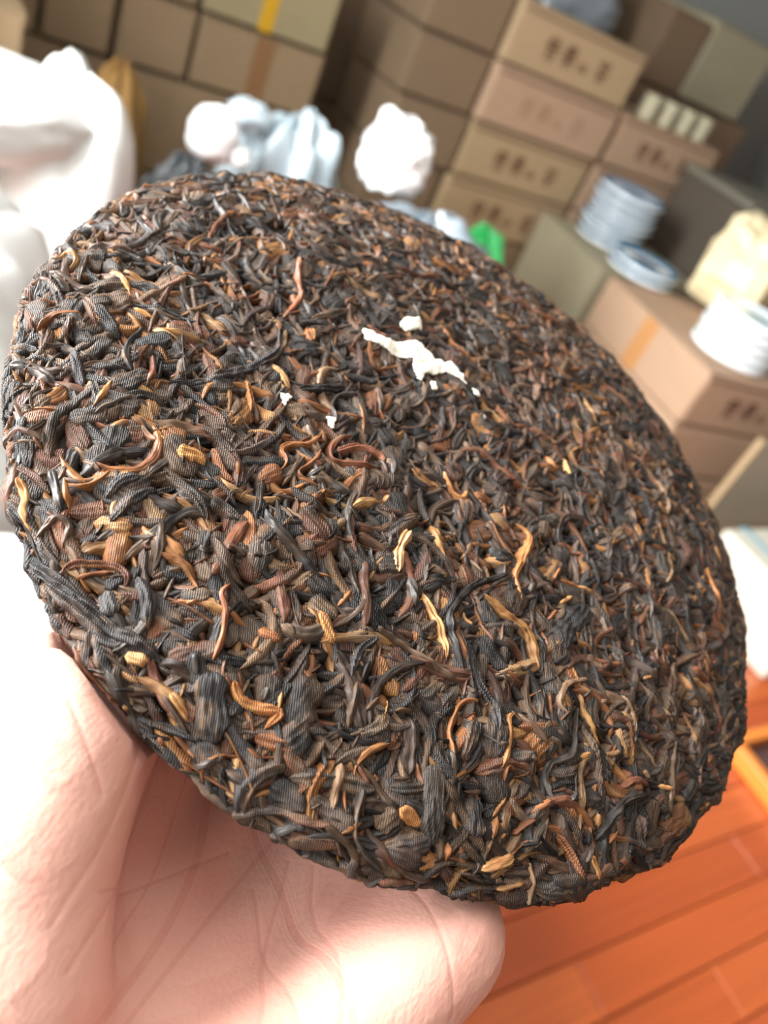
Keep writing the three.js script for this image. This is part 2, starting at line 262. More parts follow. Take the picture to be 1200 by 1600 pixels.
// leaves that the photograph shows one by one: tone, kind, width (mm), line in the chart (mm)
const SEEN = [
['gold','bud',1.8,[[-76.4,-40.9],[-74.3,-39.1],[-73.3,-35.6],[-73.3,-33.4]]],
['orange','bud',1.6,[[-80.9,-8.6],[-82.8,-5.7],[-85.0,-2.9]]],
['slate','roll',2.0,[[-71.8,-23.7],[-75.7,-20.1],[-77.2,-15.5],[-76.6,-11.7]]],
['slate','fold',2.6,[[-70.5,-8.6],[-61.8,-9.6],[-51.4,-13.8],[-44.8,-18.3],[-42.0,-25.4]]],
['orange','roll',1.4,[[-93.2,-24.9],[-89.0,-27.4],[-83.5,-26.8]]],
['gold','bud',1.5,[[-73.6,-29.2],[-70.0,-26.1]]],
['brown','fold',2.7,[[-79.9,-49.6],[-74.9,-49.9],[-69.5,-47.8]]],
['gold','roll',1.6,[[-87.0,-47.2],[-84.0,-48.9],[-82.2,-46.1],[-84.4,-43.3]]],
['slate','flat',2.6,[[-86.9,-18.7],[-86.1,-8.7]]],
['slate','flat',3.2,[[-80.7,-28.9],[-77.6,-20.7]]],
['red','roll',1.5,[[-71.9,-16.1],[-72.7,-11.1],[-74.3,-8.3]]],
['orange','fold',1.5,[[-54.1,-10.0],[-53.9,-4.9],[-54.6,-1.7]]],
['slate','roll',1.4,[[-85.1,-1.4],[-80.4,-3.5],[-77.5,-4.9]]],
['red','roll',1.9,[[-29.6,-50.1],[-31.6,-43.6],[-33.4,-36.3],[-39.8,-29.5]]],
['orange','flat',3.4,[[-33.7,-27.0],[-35.4,-22.1]]],
['dark','stem',1.4,[[-28.4,-7.8],[-32.8,-7.4],[-35.6,-4.4],[-36.3,0.7]]],
['gold','fold',1.7,[[-47.4,-14.5],[-45.8,-11.6],[-44.8,-7.7]]],
['dark','fold',2.4,[[-42.9,-7.8],[-31.2,-9.4]]],
['orange','stem',1.0,[[5.7,-32.6],[8.2,-27.3],[12.4,-22.7]]],
['red','fold',1.8,[[-94.1,29.2],[-92.1,27.6],[-88.1,28.0],[-84.5,29.1],[-83.0,31.2],[-83.8,33.5]]],
['orange','roll',1.2,[[-91.6,30.2],[-87.9,29.9],[-85.3,30.1]]],
['slate','fold',2.7,[[-98.8,27.0],[-94.2,31.3],[-89.9,35.6],[-86.5,40.2],[-82.9,42.7],[-79.5,46.8]]],
['orange','bud',1.9,[[-77.4,28.2],[-74.6,29.8],[-72.8,32.0],[-71.8,36.3]]],
['red','roll',1.3,[[-66.1,35.2],[-68.2,36.8],[-68.1,39.9],[-69.2,44.1],[-71.6,48.0]]],
['orange','bud',1.5,[[-91.2,11.4],[-91.1,17.6]]],
['gold','fold',1.7,[[-99.4,9.0],[-98.6,13.5],[-99.2,15.7],[-98.4,20.0]]],
['brown','roll',1.5,[[-97.9,21.7],[-95.5,19.8],[-92.9,18.8],[-91.4,20.8],[-93.1,24.2]]],
['gold','flat',3.0,[[-85.4,44.6],[-81.6,46.1]]],
['gold','flat',3.5,[[-71.3,7.9],[-67.6,8.9],[-66.4,10.9]]],
['slate','flat',3.4,[[-66.8,18.5],[-63.7,20.5],[-61.8,22.7]]],
['brown','flat',2.4,[[-67.8,26.1],[-65.3,32.9],[-63.5,35.5]]],
['slate','fold',1.9,[[-77.2,40.7],[-73.3,44.2]]],
['slate','roll',2.2,[[-93.5,8.6],[-92.9,13.5],[-92.2,17.8]]],
['slate','flat',2.6,[[-84.8,16.3],[-82.0,13.7],[-78.4,12.8]]],
['slate','flat',2.6,[[-84.6,21.2],[-80.3,17.3],[-75.7,15.2]]],
['slate','flat',2.7,[[-81.4,31.4],[-80.5,35.4],[-81.0,41.0]]],
['slate','flat',4.1,[[-86.9,33.1],[-86.2,37.9]]],
['orange','bud',1.8,[[-39.4,2.6],[-43.6,5.9],[-48.2,5.9],[-50.0,7.6],[-49.9,10.6],[-52.6,13.1]]],
['red','roll',1.5,[[-41.0,6.9],[-43.7,10.1],[-47.7,12.7],[-46.0,15.0]]],
['red','roll',1.8,[[-33.1,3.9],[-37.6,5.2],[-39.1,8.9],[-35.1,10.7],[-28.9,11.8]]],
['red','fold',2.1,[[-37.7,7.3],[-32.4,6.6],[-27.8,8.6],[-28.1,10.8]]],
['gold','bud',2.5,[[-38.6,21.2],[-34.6,19.8],[-31.1,19.8]]],
['gold','fold',2.5,[[-27.3,27.0],[-30.3,30.3],[-32.7,35.7]]],
['gold','bud',2.2,[[-20.7,25.2],[-21.0,30.2],[-20.8,33.7]]],
['gold','fold',1.8,[[-28.9,40.5],[-28.3,44.2],[-27.3,48.6],[-27.8,53.9]]],
['tan','stem',1.4,[[-41.2,46.5],[-36.8,49.6],[-33.2,52.9],[-28.0,57.8]]],
['slate','roll',2.3,[[-56.4,20.4],[-55.9,25.3],[-52.9,30.3],[-49.2,35.7]]],
['slate','fold',2.2,[[-41.2,48.1],[-45.2,50.0],[-48.5,54.5]]],
['dark','roll',2.0,[[-6.1,37.7],[-15.6,39.7],[-22.5,43.8],[-25.2,47.9],[-25.7,57.5]]],
['orange','roll',1.8,[[-12.4,11.9],[-12.2,16.9],[-10.2,19.0],[-8.0,16.9]]],
['orange','flat',2.5,[[-6.6,17.8],[-2.1,20.0]]],
['slate','fold',2.6,[[-22.0,51.7],[-22.2,59.2],[-20.6,64.3],[-21.8,68.8]]],
['dark','roll',2.2,[[-31.4,43.3],[-30.5,36.7]]],
['orange','flat',2.4,[[-62.9,43.7],[-59.5,46.4]]],
['gold','flat',2.4,[[-51.4,42.0],[-50.0,48.1]]],
['gold','fold',2.3,[[-14.2,41.6],[-10.1,46.5],[-6.4,50.9],[-7.0,58.8]]],
['orange','bud',2.2,[[2.1,25.3],[4.3,28.5],[-0.4,34.4],[-4.0,38.2],[-5.2,44.6]]],
['gold','bud',1.7,[[27.3,6.5],[26.8,12.2]]],
['orange','bud',1.6,[[22.3,6.0],[22.5,9.8]]],
['tan','stem',1.4,[[57.8,2.4],[62.9,8.8],[64.0,15.8],[61.1,22.0]]],
['slate','roll',2.5,[[31.8,8.7],[36.0,13.7],[39.1,18.0]]],
['tan','roll',1.6,[[52.0,33.6],[50.3,37.7],[44.1,42.1]]],
['orange','roll',1.5,[[70.1,37.3],[66.9,45.1],[69.6,50.9]]],
['dark','roll',2.0,[[21.2,33.7],[20.3,38.9],[18.8,44.1]]],
['orange','roll',1.1,[[6.4,39.5],[9.1,37.0]]],
['orange','stem',1.0,[[8.3,39.6],[16.7,42.5]]],
['orange','bud',1.2,[[5.5,45.0],[11.1,43.2]]],
['dark','flat',6.0,[[13.7,45.9],[4.5,50.7],[0.4,55.5]]],
['tan','fold',1.9,[[7.1,56.9],[11.1,60.4]]],
['brown','roll',1.7,[[46.9,59.8],[34.6,61.7],[33.0,65.9]]],
['slate','flat',6.3,[[-72.2,49.5],[-73.7,61.3]]],
['gold','fold',1.8,[[-79.2,51.7],[-78.1,53.6],[-77.0,56.9]]],
['orange','flat',2.3,[[-68.7,51.7],[-68.2,54.9],[-65.5,56.8],[-62.2,58.2],[-65.1,60.4]]],
['orange','bud',1.2,[[-68.5,62.7],[-66.3,65.4]]],
['slate','roll',1.4,[[-77.9,65.0],[-73.7,63.8]]],
['brown','roll',1.2,[[-80.4,51.7],[-77.3,59.1]]],
['gold','bud',1.0,[[-61.2,54.9],[-62.5,58.1]]],
['red','roll',1.2,[[-94.8,41.4],[-91.7,48.4],[-88.3,54.0]]],
['orange','bud',1.4,[[-82.6,58.7],[-81.9,60.5]]],
['gold','bud',1.2,[[-87.0,52.5],[-87.0,54.1]]],
['orange','bud',1.5,[[-43.5,66.9],[-47.6,67.4],[-50.8,69.2],[-51.7,70.7]]],
['brown','roll',1.7,[[-47.5,55.4],[-51.0,63.2]]],
['tan','roll',1.9,[[-53.3,68.3],[-56.4,75.4]]],
['orange','bud',0.9,[[-53.7,72.6],[-54.3,76.2]]],
['dark','stem',1.1,[[-50.8,73.3],[-53.3,79.5],[-52.3,83.5],[-49.6,87.4]]],
['orange','roll',1.4,[[-23.6,63.0],[-26.9,62.4],[-29.4,64.1],[-31.7,67.9],[-32.6,71.4]]],
['slate','flat',3.6,[[-25.4,66.3],[-30.3,72.7]]],
['orange','stem',0.8,[[-33.6,75.0],[-30.2,74.4]]],
['orange','roll',1.4,[[-16.1,66.1],[-18.5,67.0],[-19.4,70.7],[-23.0,75.4]]],
['orange','roll',1.1,[[-22.7,77.7],[-21.5,75.4],[-19.8,76.3]]],
['brown','roll',1.7,[[-15.6,66.2],[-11.3,73.1]]],
['orange','flat',2.8,[[-45.1,77.6],[-41.0,81.6]]],
['slate','flat',5.4,[[-37.5,71.9],[-39.2,85.5]]],
['slate','flat',4.4,[[-29.3,78.9],[-31.6,85.8]]],
['red','flat',1.9,[[-50.4,89.4],[-43.5,92.4]]],
['gold','fold',2.2,[[-30.7,91.7],[-23.5,90.5]]],
['gold','fold',2.0,[[-27.7,97.1],[-21.5,96.1]]],
['tan','stem',1.0,[[-19.9,92.7],[-20.1,97.2],[-21.0,100.9]]],
['red','roll',1.4,[[-22.8,87.1],[-17.4,85.3]]],
['brown','roll',1.6,[[-58.3,77.3],[-55.0,81.1],[-53.2,85.0]]],
['dark','roll',1.2,[[-59.5,81.2],[-56.6,85.4]]],
['gold','bud',1.3,[[-34.9,80.3],[-34.8,83.8]]],
['orange','bud',1.5,[[-36.3,85.5],[-37.1,88.7]]],
['dark','roll',1.9,[[0.4,66.9],[-3.2,72.7],[-6.2,75.8],[-11.0,76.6],[-13.0,80.9],[-12.7,83.2]]],
['tan','fold',1.7,[[0.1,70.3],[0.4,78.0],[-0.3,84.6]]],
['gold','roll',1.1,[[1.5,64.4],[1.5,69.9],[2.9,75.1]]],
['brown','roll',1.5,[[5.4,61.8],[-1.7,62.4],[-4.8,65.4],[-4.2,68.0]]],
['tan','fold',1.4,[[12.6,66.0],[13.7,69.7],[13.0,73.9]]],
['gold','bud',1.9,[[-2.3,86.9],[-2.5,90.0]]],
['dark','roll',2.7,[[14.5,86.2],[7.9,86.0],[2.8,87.8],[-3.6,92.1]]],
['red','flat',1.8,[[5.6,83.6],[9.8,82.7],[14.4,84.6]]],
['brown','fold',3.0,[[9.9,89.4],[9.6,96.6]]],
['orange','fold',1.6,[[-13.2,88.6],[-10.7,92.1],[-8.5,98.3]]],
['gold','fold',1.5,[[-6.1,93.8],[-4.6,98.9]]],
['orange','bud',1.1,[[-0.8,93.0],[2.6,91.3]]],
['dark','roll',2.2,[[5.0,94.5],[11.2,101.8]]],
['orange','bud',1.2,[[17.0,85.0],[21.6,86.5]]],
['red','flat',2.0,[[-18.5,-29.1],[-13.1,-25.9]]]
];
for (const [tone, kind, width, line] of SEEN) {
  const g = leafGeometry(line.map((p) => [p[0] * mm, p[1] * mm]), width * mm * (kind === 'flat' ? 1.05 : 1.12), kind, tone, { thick: 1.45, fine: 1.35, tint: tone === 'orange' || tone === 'gold' || tone === 'red' ? 1.6 : 1.2, plain: 0.45 });
  leaves.push({ g, woven: kind === 'flat' || (kind === 'fold' && tone !== 'gold'), size: 10 });
}
leaves.map((l, i) => [l.size, i]).sort((a, b) => b[0] - a[0]).forEach(([, i], rank) => { leaves[i].own = rank < 300; });
for (const l of leaves) if (l.own) part('tea_leaf', l.g, l.woven ? wovenMaterial : leafMaterial, cake);
{
  const halves = [false, true].map((woven) => mergeGeometries(leaves.filter((l) => !l.own && l.woven === woven).map((l) => l.g)));
  part('packed_tea_leaves', mergeGeometries(halves, true), [leafMaterial, wovenMaterial], cake).userData.kind = 'stuff';
}
// scraps of the paper wrapper that stayed on the leaves: thin torn sheets that follow the bumps
const scrapPaper = std({ color: lin(0.86, 0.80, 0.66), roughness: 0.85, side: THREE.DoubleSide, name: 'torn paper', bumpMap: computed(128, (u, v) => 0.5 + 0.5 * tiled(u, v, 20, 20, 2), false), bumpScale: 0.0001 });
function scrap(poly, label, lift = 0.0002, grow = 0.0001) {
  const d = 0.00022, xs = poly.map((p) => p[0] * mm), zs = poly.map((p) => p[1] * mm), x0 = Math.min(...xs), z0 = Math.min(...zs), nx = Math.ceil((Math.max(...xs) - x0) / d) + 2, nz = Math.ceil((Math.max(...zs) - z0) / d) + 2;
  const core = (x, z) => { let c = false; x += 0.0003 * noise(x * 2500, z * 2500, 5); z += 0.0003 * noise(x * 2500, z * 2500, 9); for (let i = 0, j = poly.length - 1; i < poly.length; j = i++) if ((zs[i] > z) !== (zs[j] > z) && x < (xs[j] - xs[i]) * (z - zs[i]) / (zs[j] - zs[i]) + xs[i]) c = !c; return c; };
  const inside = (x, z) => [[0, 0], [1, 0], [-1, 0], [0, 1], [0, -1]].some(([a, b]) => core(x + a * grow, z + b * grow));
  const top = (x, z) => { let m = 0; for (let a = -2; a <= 2; a++) for (let b = -2; b <= 2; b++) m = m + heightAt(x + a * 0.0004, z + b * 0.0004); return m / 25 + lift + 0.00035 * (0.5 + noise(x * 600, z * 600, 3)); };
  const pos = [], uv = [], idx = [], ids = new Map(), v = [0, 0, 0];
  const vert = (i, k, under) => { const key = (i * 4000 + k) * 2 + under; if (!ids.has(key)) { const x = x0 + (i - 1) * d, z = z0 + (k - 1) * d; skin(x, z, top(x, z) - under * 0.0003, v, 0); ids.set(key, pos.length / 3); pos.push(...v); uv.push(x / 0.006, z / 0.006); } return ids.get(key); };
  const on = (i, k) => inside(x0 + (i - 0.5) * d, z0 + (k - 0.5) * d);
  for (let i = 0; i < nx; i++) for (let k = 0; k < nz; k++) if (on(i, k)) {
    const a = vert(i, k, 0), b = vert(i + 1, k, 0), c = vert(i, k + 1, 0), e = vert(i + 1, k + 1, 0); idx.push(a, c, b, b, c, e);
    for (const [di, dk, p, q] of [[-1, 0, [i, k], [i, k + 1]], [1, 0, [i + 1, k + 1], [i + 1, k]], [0, -1, [i + 1, k], [i, k]], [0, 1, [i, k + 1], [i + 1, k + 1]]]) if (!on(i + di, k + dk)) {
      const a2 = vert(...p, 0), b2 = vert(...q, 0), c2 = vert(...p, 1), e2 = vert(...q, 1); idx.push(a2, c2, b2, b2, c2, e2);
    }
  }
  const g = new THREE.BufferGeometry(); g.setAttribute('position', new THREE.Float32BufferAttribute(pos, 3)); g.setAttribute('uv', new THREE.Float32BufferAttribute(uv, 2)); g.setIndex(idx); g.computeVertexNormals();
  const m = solo('paper_scrap', label, 'paper scrap', g, scrapPaper, 'torn paper scraps on the tea cake'); m.position.copy(cake.position); m.quaternion.copy(cake.quaternion);
}
scrap([[-20.3, -26.5], [-17.3, -26.9], [-15.3, -24.2], [-10.0, -24.0], [-6.9, -25.6], [-4.0, -25.2], [-2.6, -22.4], [-2.3, -20.0], [3.2, -20.7], [5.6, -17.6], [4.7, -14.1], [2.7, -16.5], [0.0, -17.7], [-3.7, -16.4], [-6.9, -16.2], [-9.2, -13.4], [-8.9, -17.9], [-7.6, -20.7], [-11.1, -20.9], [-14.1, -21.1], [-16.4, -22.7], [-20.5, -24.5]], 'long ragged cream paper scrap, the largest piece stuck on the tea cake', 0.0002, 0.00045);
scrap([[-7.8, -31.4], [-5.9, -33.3], [-1.3, -33.7], [-1.8, -31.1], [-6.5, -29.9]], 'small four-sided white paper scrap just above the long ragged scrap', 0.0002, 0.0002);
scrap([[-47.4, -6], [-45.2, -5.6], [-47.2, -3.2]], 'tiny white paper fleck beside a pale yellow leaf, far from the long scrap', 0.0002);
scrap([[-38.2, -0.6], [-36.6, -0.2], [-37.3, 2.0], [-38, 1.4]], 'tiny white paper fleck beside the dark curled stem', 0.0002);
scrap([[-6.4, -12.6], [-5, -12.9], [-5.4, -10.8], [-6.8, -10.5]], 'tiny white paper fleck just below the middle of the long ragged scrap', 0.0002);
scrap([[6.5, -12.5], [7.8, -11.3], [7.6, -10.1], [6.2, -10.9]], 'tiny white paper fleck near the pointed end of the long ragged scrap', 0.0002);

// ---------------------------------------------------------------- the hand under the cake
// Hand axes, in millimetres: y to the fingertips, x to the little finger, z out of the palm; the wrist is at 0.
{
  // the hand points away from the viewer along the underside of the cake and drops a little to the wrist
  const n = new THREE.Vector3(0, 1, 0).applyQuaternion(cake.quaternion);
  const y = new THREE.Vector3(0.809, 0.16, -0.566).normalize();
  y.addScaledVector(n, -y.dot(n)).normalize();
  const x = new THREE.Vector3().crossVectors(y, n).normalize();
  const turn = new THREE.Quaternion().setFromRotationMatrix(new THREE.Matrix4().makeBasis(x, y, n));
  turn.multiply(new THREE.Quaternion().setFromEuler(new THREE.Euler(0.02, 0.0, 0)));
  const touch = cake.localToWorld(new THREE.Vector3(-0.050, -CAKE.bottom - 0.0005, 0.062)), own = new THREE.Vector3(-6, 66, 5).multiplyScalar(mm).applyQuaternion(turn);
  // where the middle of the cake lies in hand millimetres: the skin gives way to the cake
  const mid = cake.position.clone().sub(touch).applyQuaternion(turn.clone().invert()).divideScalar(mm).add(new THREE.Vector3(-6, 66, 5));
  const caps = [];      // [ax, ay, az, ra, bx, by, bz, rb, blend]
  const drop = ([x, y, z]) => [x, y, z - 0.16 * Math.max(0, 64 - y)];      // the palm sinks towards the wrist
  const cap = (a, ra, b, rb, k = 7) => caps.push([...drop(a), ra, ...drop(b), rb, k]);
  // forearm and wrist
  for (const x of [-13, 0, 13]) { cap([x * 1.35, -235, -4], 33, [x * 1.25, -110, -14], 28, 12); cap([x * 1.25, -110, -14], 28, [x * 0.95, -8, -9], 19, 12); }
  // metacarpals
  cap([-14, 8, -10], 15, [-31, 92, -8], 12.5, 9); cap([-5, 8, -10], 15, [-10, 98, -9], 12.5, 9);
  cap([5, 8, -10], 15, [11, 94, -9], 12, 9); cap([14, 8, -10], 15, [30, 84, -7], 11.5, 9);
  // ball of the thumb, heel of the little finger's side, pads below the fingers
  cap([-20, 14, 4], 20, [-37, 44, 9], 18, 9); cap([-30, 30, 12], 13, [-43, 54, 9], 12, 8);
  cap([17, 12, 0], 18, [33, 62, 1], 14.5, 9);
  cap([-31, 90, -2], 10, [-10, 97, -3], 10, 8); cap([-10, 97, -3], 10, [30, 84, -1], 10, 8);
  // thumb
  cap([-42, 54, 4], 14, [-58, 80, 2], 11, 7); cap([-58, 80, 2], 11, [-67, 108, 0], 9.5, 4); cap([-67, 108, 0], 9.5, [-69, 128, 0], 7.5, 4);
  // four fingers, each with three bones, a little bent and spread
  const finger = (x, y, z, dir, lens, r) => {
    let p = [x, y, z], el = -0.03; const d = Math.sin(dir);
    lens.forEach((l, i) => { const q = [p[0] + d * l * Math.cos(el), p[1] + Math.cos(dir) * l * Math.cos(el), p[2] + l * Math.sin(el)]; cap(p, r[i], q, r[i + 1], i ? 3 : 5); p = q; el += 0.035; });
  };
  finger(-31, 92, -8, -0.16, [45, 26, 22], [11, 9.6, 8.6, 7]); finger(-10, 98, -9, -0.04, [49, 30, 23], [11, 9.8, 8.8, 7.2]);
  finger(11, 94, -9, 0.08, [46, 28, 23], [10.6, 9.3, 8.4, 6.9]); finger(30, 84, -7, 0.22, [36, 21, 20], [9.8, 8.3, 7.4, 6.2]);
  const field = (x, y, z) => {
    let d = 1e3;
    for (const [ax, ay, az, ra, bx, by, bz, rb, k] of caps) {
      const px = x - ax, py = y - ay, pz = z - az, qx = bx - ax, qy = by - ay, qz = bz - az, h = clamp((px * qx + py * qy + pz * qz) / (qx * qx + qy * qy + qz * qz), 0, 1);
      const e = Math.hypot(px - qx * h, py - qy * h, pz - qz * h) - lerp(ra, rb, h);
      if (e > d + k) continue;
      const m = clamp(0.5 + 0.5 * (d - e) / k, 0, 1); d = lerp(d, e, m) - k * m * (1 - m);
    }
    // hollow of the palm and its folds
    const hx = x + 5, hy = y - 54, hollow = Math.exp(-(hx * hx / 440 + hy * hy / 800)) * smooth(z, -24, -2) * 19;
    const rho = Math.hypot(x - mid.x, y - mid.y), under = mid.z + (rho < 99 ? -12.9 * Math.sqrt(1 - (rho / 100) ** 3) : -2.2 + (rho - 99) * 4);
    return Math.max(d + hollow, (z - under) * 0.4);
  };
  const res = 156, half = 246, cx = -8, cy = -32, cz = -8, mc = new MarchingCubes(res, new THREE.MeshStandardMaterial(), false, false, 500000);
  mc.isolation = 0; mc.field.fill(-100);
  for (let k = 0; k < res; k++) { const z = cz + half * (k / res * 2 - 1); if (z < -120 || z > 48) continue;
    for (let j = 0; j < res; j++) { const y = cy + half * (j / res * 2 - 1); for (let i = 0; i < res; i++) { const x = cx + half * (i / res * 2 - 1); if (Math.abs(x - cx) > 105) continue; mc.field[k * res * res + j * res + i] = -field(x, y, z); } } }
  mc.update();
  const count = mc.count, p = mc.positionArray, pos = new Float32Array(count * 3);
  for (let i = 0; i < count; i++) { pos[i * 3] = cx + half * p[i * 3]; pos[i * 3 + 1] = cy + half * p[i * 3 + 1]; pos[i * 3 + 2] = cz + half * p[i * 3 + 2]; }
  let g = new THREE.BufferGeometry(); g.setAttribute('position', new THREE.BufferAttribute(pos, 3));
  g = mergeVertices(g, 0.01); g.computeVertexNormals();
  g = g.toNonIndexed();           // the back of the hand has no palm lines: it takes a plain corner of the texture
  const P = g.attributes.position, Nn = g.attributes.normal, uv = new Float32Array(P.count * 2);
  for (let i = 0; i < P.count; i += 3) {
    const back = Nn.getZ(i) + Nn.getZ(i + 1) + Nn.getZ(i + 2) < -0.6 || P.getY(i) < -28;
    for (let k = i; k < i + 3; k++) { const x = P.getX(k), y = P.getY(k); uv[k * 2] = back ? 0.89 + 0.0006 * x : (x + 80) / 160; uv[k * 2 + 1] = back ? 0.80 + 0.0006 * y : (y + 30) / 160; }
  }
  g.setAttribute('uv', new THREE.BufferAttribute(uv, 2)); g.scale(mm, mm, mm);
  // lines of the palm, drawn in hand millimetres
  const LINES = [   // life line, head line, heart line, fate line, small folds
    [2.2, [-40, 72], [-22, 66], [-8, 50], [-3, 30], [-6, 8]], [1.8, [-40, 70], [-18, 66], [8, 54], [30, 34]], [1.8, [-20, 92], [-2, 80], [20, 72], [40, 70]],
    [1.3, [2, 70], [1, 44], [-1, 14]], [0.9, [-30, 60], [-18, 40], [-14, 16]], [0.9, [-34, 52], [-24, 36], [-20, 18]], [0.9, [6, 58], [14, 38], [16, 14]], [0.8, [10, 60], [24, 40], [28, 22]],
    [0.8, [-26, 66], [-12, 44], [-10, 24]], [0.7, [24, 62], [40, 50]], [0.7, [-44, 40], [-28, 34]], [0.7, [-46, 50], [-30, 44]], [1.6, [-24, 4], [0, 0], [24, 4]], [1.2, [-24, -3], [0, -7], [24, -3]], [0.8, [4, 50], [22, 30]], [0.8, [-4, 52], [-18, 26]],
  ];
  const lines = (ctx, w, style, fat) => { const X = (v) => (v + 80) / 160 * w, Y = (v) => w - (v + 30) / 160 * w; ctx.lineCap = 'round'; ctx.lineJoin = 'round';
    for (const [t, ...q] of LINES) { ctx.strokeStyle = style; ctx.lineWidth = t * fat * w / 160; ctx.beginPath(); ctx.moveTo(X(q[0][0]), Y(q[0][1])); for (let i = 1; i < q.length - 1; i++) ctx.quadraticCurveTo(X(q[i][0]), Y(q[i][1]), X((q[i][0] + q[i + 1][0]) / 2), Y((q[i][1] + q[i + 1][1]) / 2)); ctx.lineTo(X(q.at(-1)[0]), Y(q.at(-1)[1])); ctx.stroke(); } };
  const speck = (ctx, w, n, f) => { for (let i = 0; i < n; i++) f(rr(0, w), rr(0, w)); };
  const bump = canvasTexture(1024, 1024, (c, w) => {
    c.fillStyle = '#a0a0a0'; c.fillRect(0, 0, w, w);
    for (const [fat, a] of [[2.6, 0.05], [1.6, 0.07], [0.8, 0.12]]) lines(c, w, `rgba(0,0,0,${a})`, fat);
    const id = c.getImageData(0, 0, w, w), d = id.data;      // pores and fine skin lines
    for (let y = 0; y < w; y++) for (let x = 0; x < w; x++) { const o = (y * w + x) * 4, n = 12 * noise(x / 5, y / 9, 3) + 9 * noise(x / 14 + y / 40, y / 22, 8) + 7 * noise(x / 3, y / 3, 1); for (let k = 0; k < 3; k++) d[o + k] = clamp(d[o + k] + n, 0, 255); }
    c.putImageData(id, 0, 0);
  }, false);
  const colour = canvasTexture(1024, 1024, (c, w) => {
    c.fillStyle = '#dfaa99'; c.fillRect(0, 0, w, w);
    speck(c, w, 420, (x, y) => { const r = rr(14, 60), q = c.createRadialGradient(x, y, 0, x, y, r), s = rnd() < 0.55 ? '214,140,126' : '228,190,170'; q.addColorStop(0, `rgba(${s},0.22)`); q.addColorStop(1, `rgba(${s},0)`); c.fillStyle = q; c.fillRect(x - r, y - r, 2 * r, 2 * r); });
    lines(c, w, 'rgba(176,96,84,0.16)', 0.7);
    c.fillStyle = '#5a3028'; c.beginPath(); c.arc((26 + 80) / 160 * w, w - (18 + 30) / 160 * w, 2.6, 0, 7); c.fill();
  });
  const hand = solo('hand', 'bare left hand and forearm, palm up, carrying the tea cake', 'hand', g, new THREE.MeshPhysicalMaterial({ map: colour, bumpMap: bump, bumpScale: 0.0009, roughness: 0.52, sheen: 0.15, sheenRoughness: 0.5, sheenColor: new THREE.Color(1, 0.8, 0.75), name: 'skin' }));
  hand.quaternion.copy(turn); hand.position.copy(touch).sub(own);
}

// ---------------------------------------------------------------- the room
const plaster = std({ color: lin(0.27, 0.28, 0.26), roughness: 0.9, bumpMap: computed(256, (u, v) => 0.5 + 0.4 * tiled(u, v, 30, 30, 6), false), bumpScale: 0.001 });
const whitePaint = std({ color: lin(0.6, 0.6, 0.58), roughness: 0.6 });
const X0 = WALL_X, X1 = 4.9, Z0 = -3.75, Z1 = 2.4, TOP = 2.9;
structure('wall_back', box(X1 - X0 + 0.4, TOP, 0.2, (X0 + X1) / 2, TOP / 2, Z0 - 0.1), plaster);
structure('wall_front', box(X1 - X0 + 0.4, TOP, 0.2, (X0 + X1) / 2, TOP / 2, Z1 + 0.1), plaster);
structure('wall_right', box(0.2, TOP, Z1 - Z0, X1 + 0.1, TOP / 2, (Z0 + Z1) / 2), plaster);
structure('ceiling', box(X1 - X0 + 0.4, 0.2, Z1 - Z0 + 0.4, (X0 + X1) / 2, TOP + 0.1, (Z0 + Z1) / 2), whitePaint);
{ // left wall with two openings
  const g = [], H = (a, b, y0, y1) => g.push(box(0.2, y1 - y0, b - a, X0 - 0.1, (y0 + y1) / 2, (a + b) / 2));
  let z = Z0;
  for (const [c, w] of WINDOWS) { H(z, c - w / 2, 0, TOP); H(c - w / 2, c + w / 2, 0, SILL); H(c - w / 2, c + w / 2, LINTEL, TOP); z = c + w / 2; }
  H(z, Z1, 0, TOP);
  structure('wall_left', mergeGeometries(g), plaster);
  const pane = new THREE.MeshPhysicalMaterial({ color: 0xffffff, transmission: 1, thickness: 0, roughness: 0, ior: 1.5 });
  WINDOWS.forEach(([c, w], k) => {
    const root = new THREE.Group(); root.name = 'window_' + (k + 1); root.userData.kind = 'structure'; scene.add(root);
    const f = [], y = (SILL + LINTEL) / 2, h = LINTEL - SILL, x = X0 - 0.09;
    f.push(box(0.06, 0.05, w, x, SILL + 0.025, c), box(0.06, 0.05, w, x, LINTEL - 0.025, c), box(0.06, h, 0.05, x, y, c - w / 2 + 0.025), box(0.06, h, 0.05, x, y, c + w / 2 - 0.025), box(0.05, h, 0.045, x, y, c));
    part('window_frame', mergeGeometries(f), whitePaint, root);
    for (const s of [-1, 1]) part('window_pane', box(0.006, h - 0.1, w / 2 - 0.08, x, y, c + s * (w / 4 - 0.005)), pane, root);
  });
}
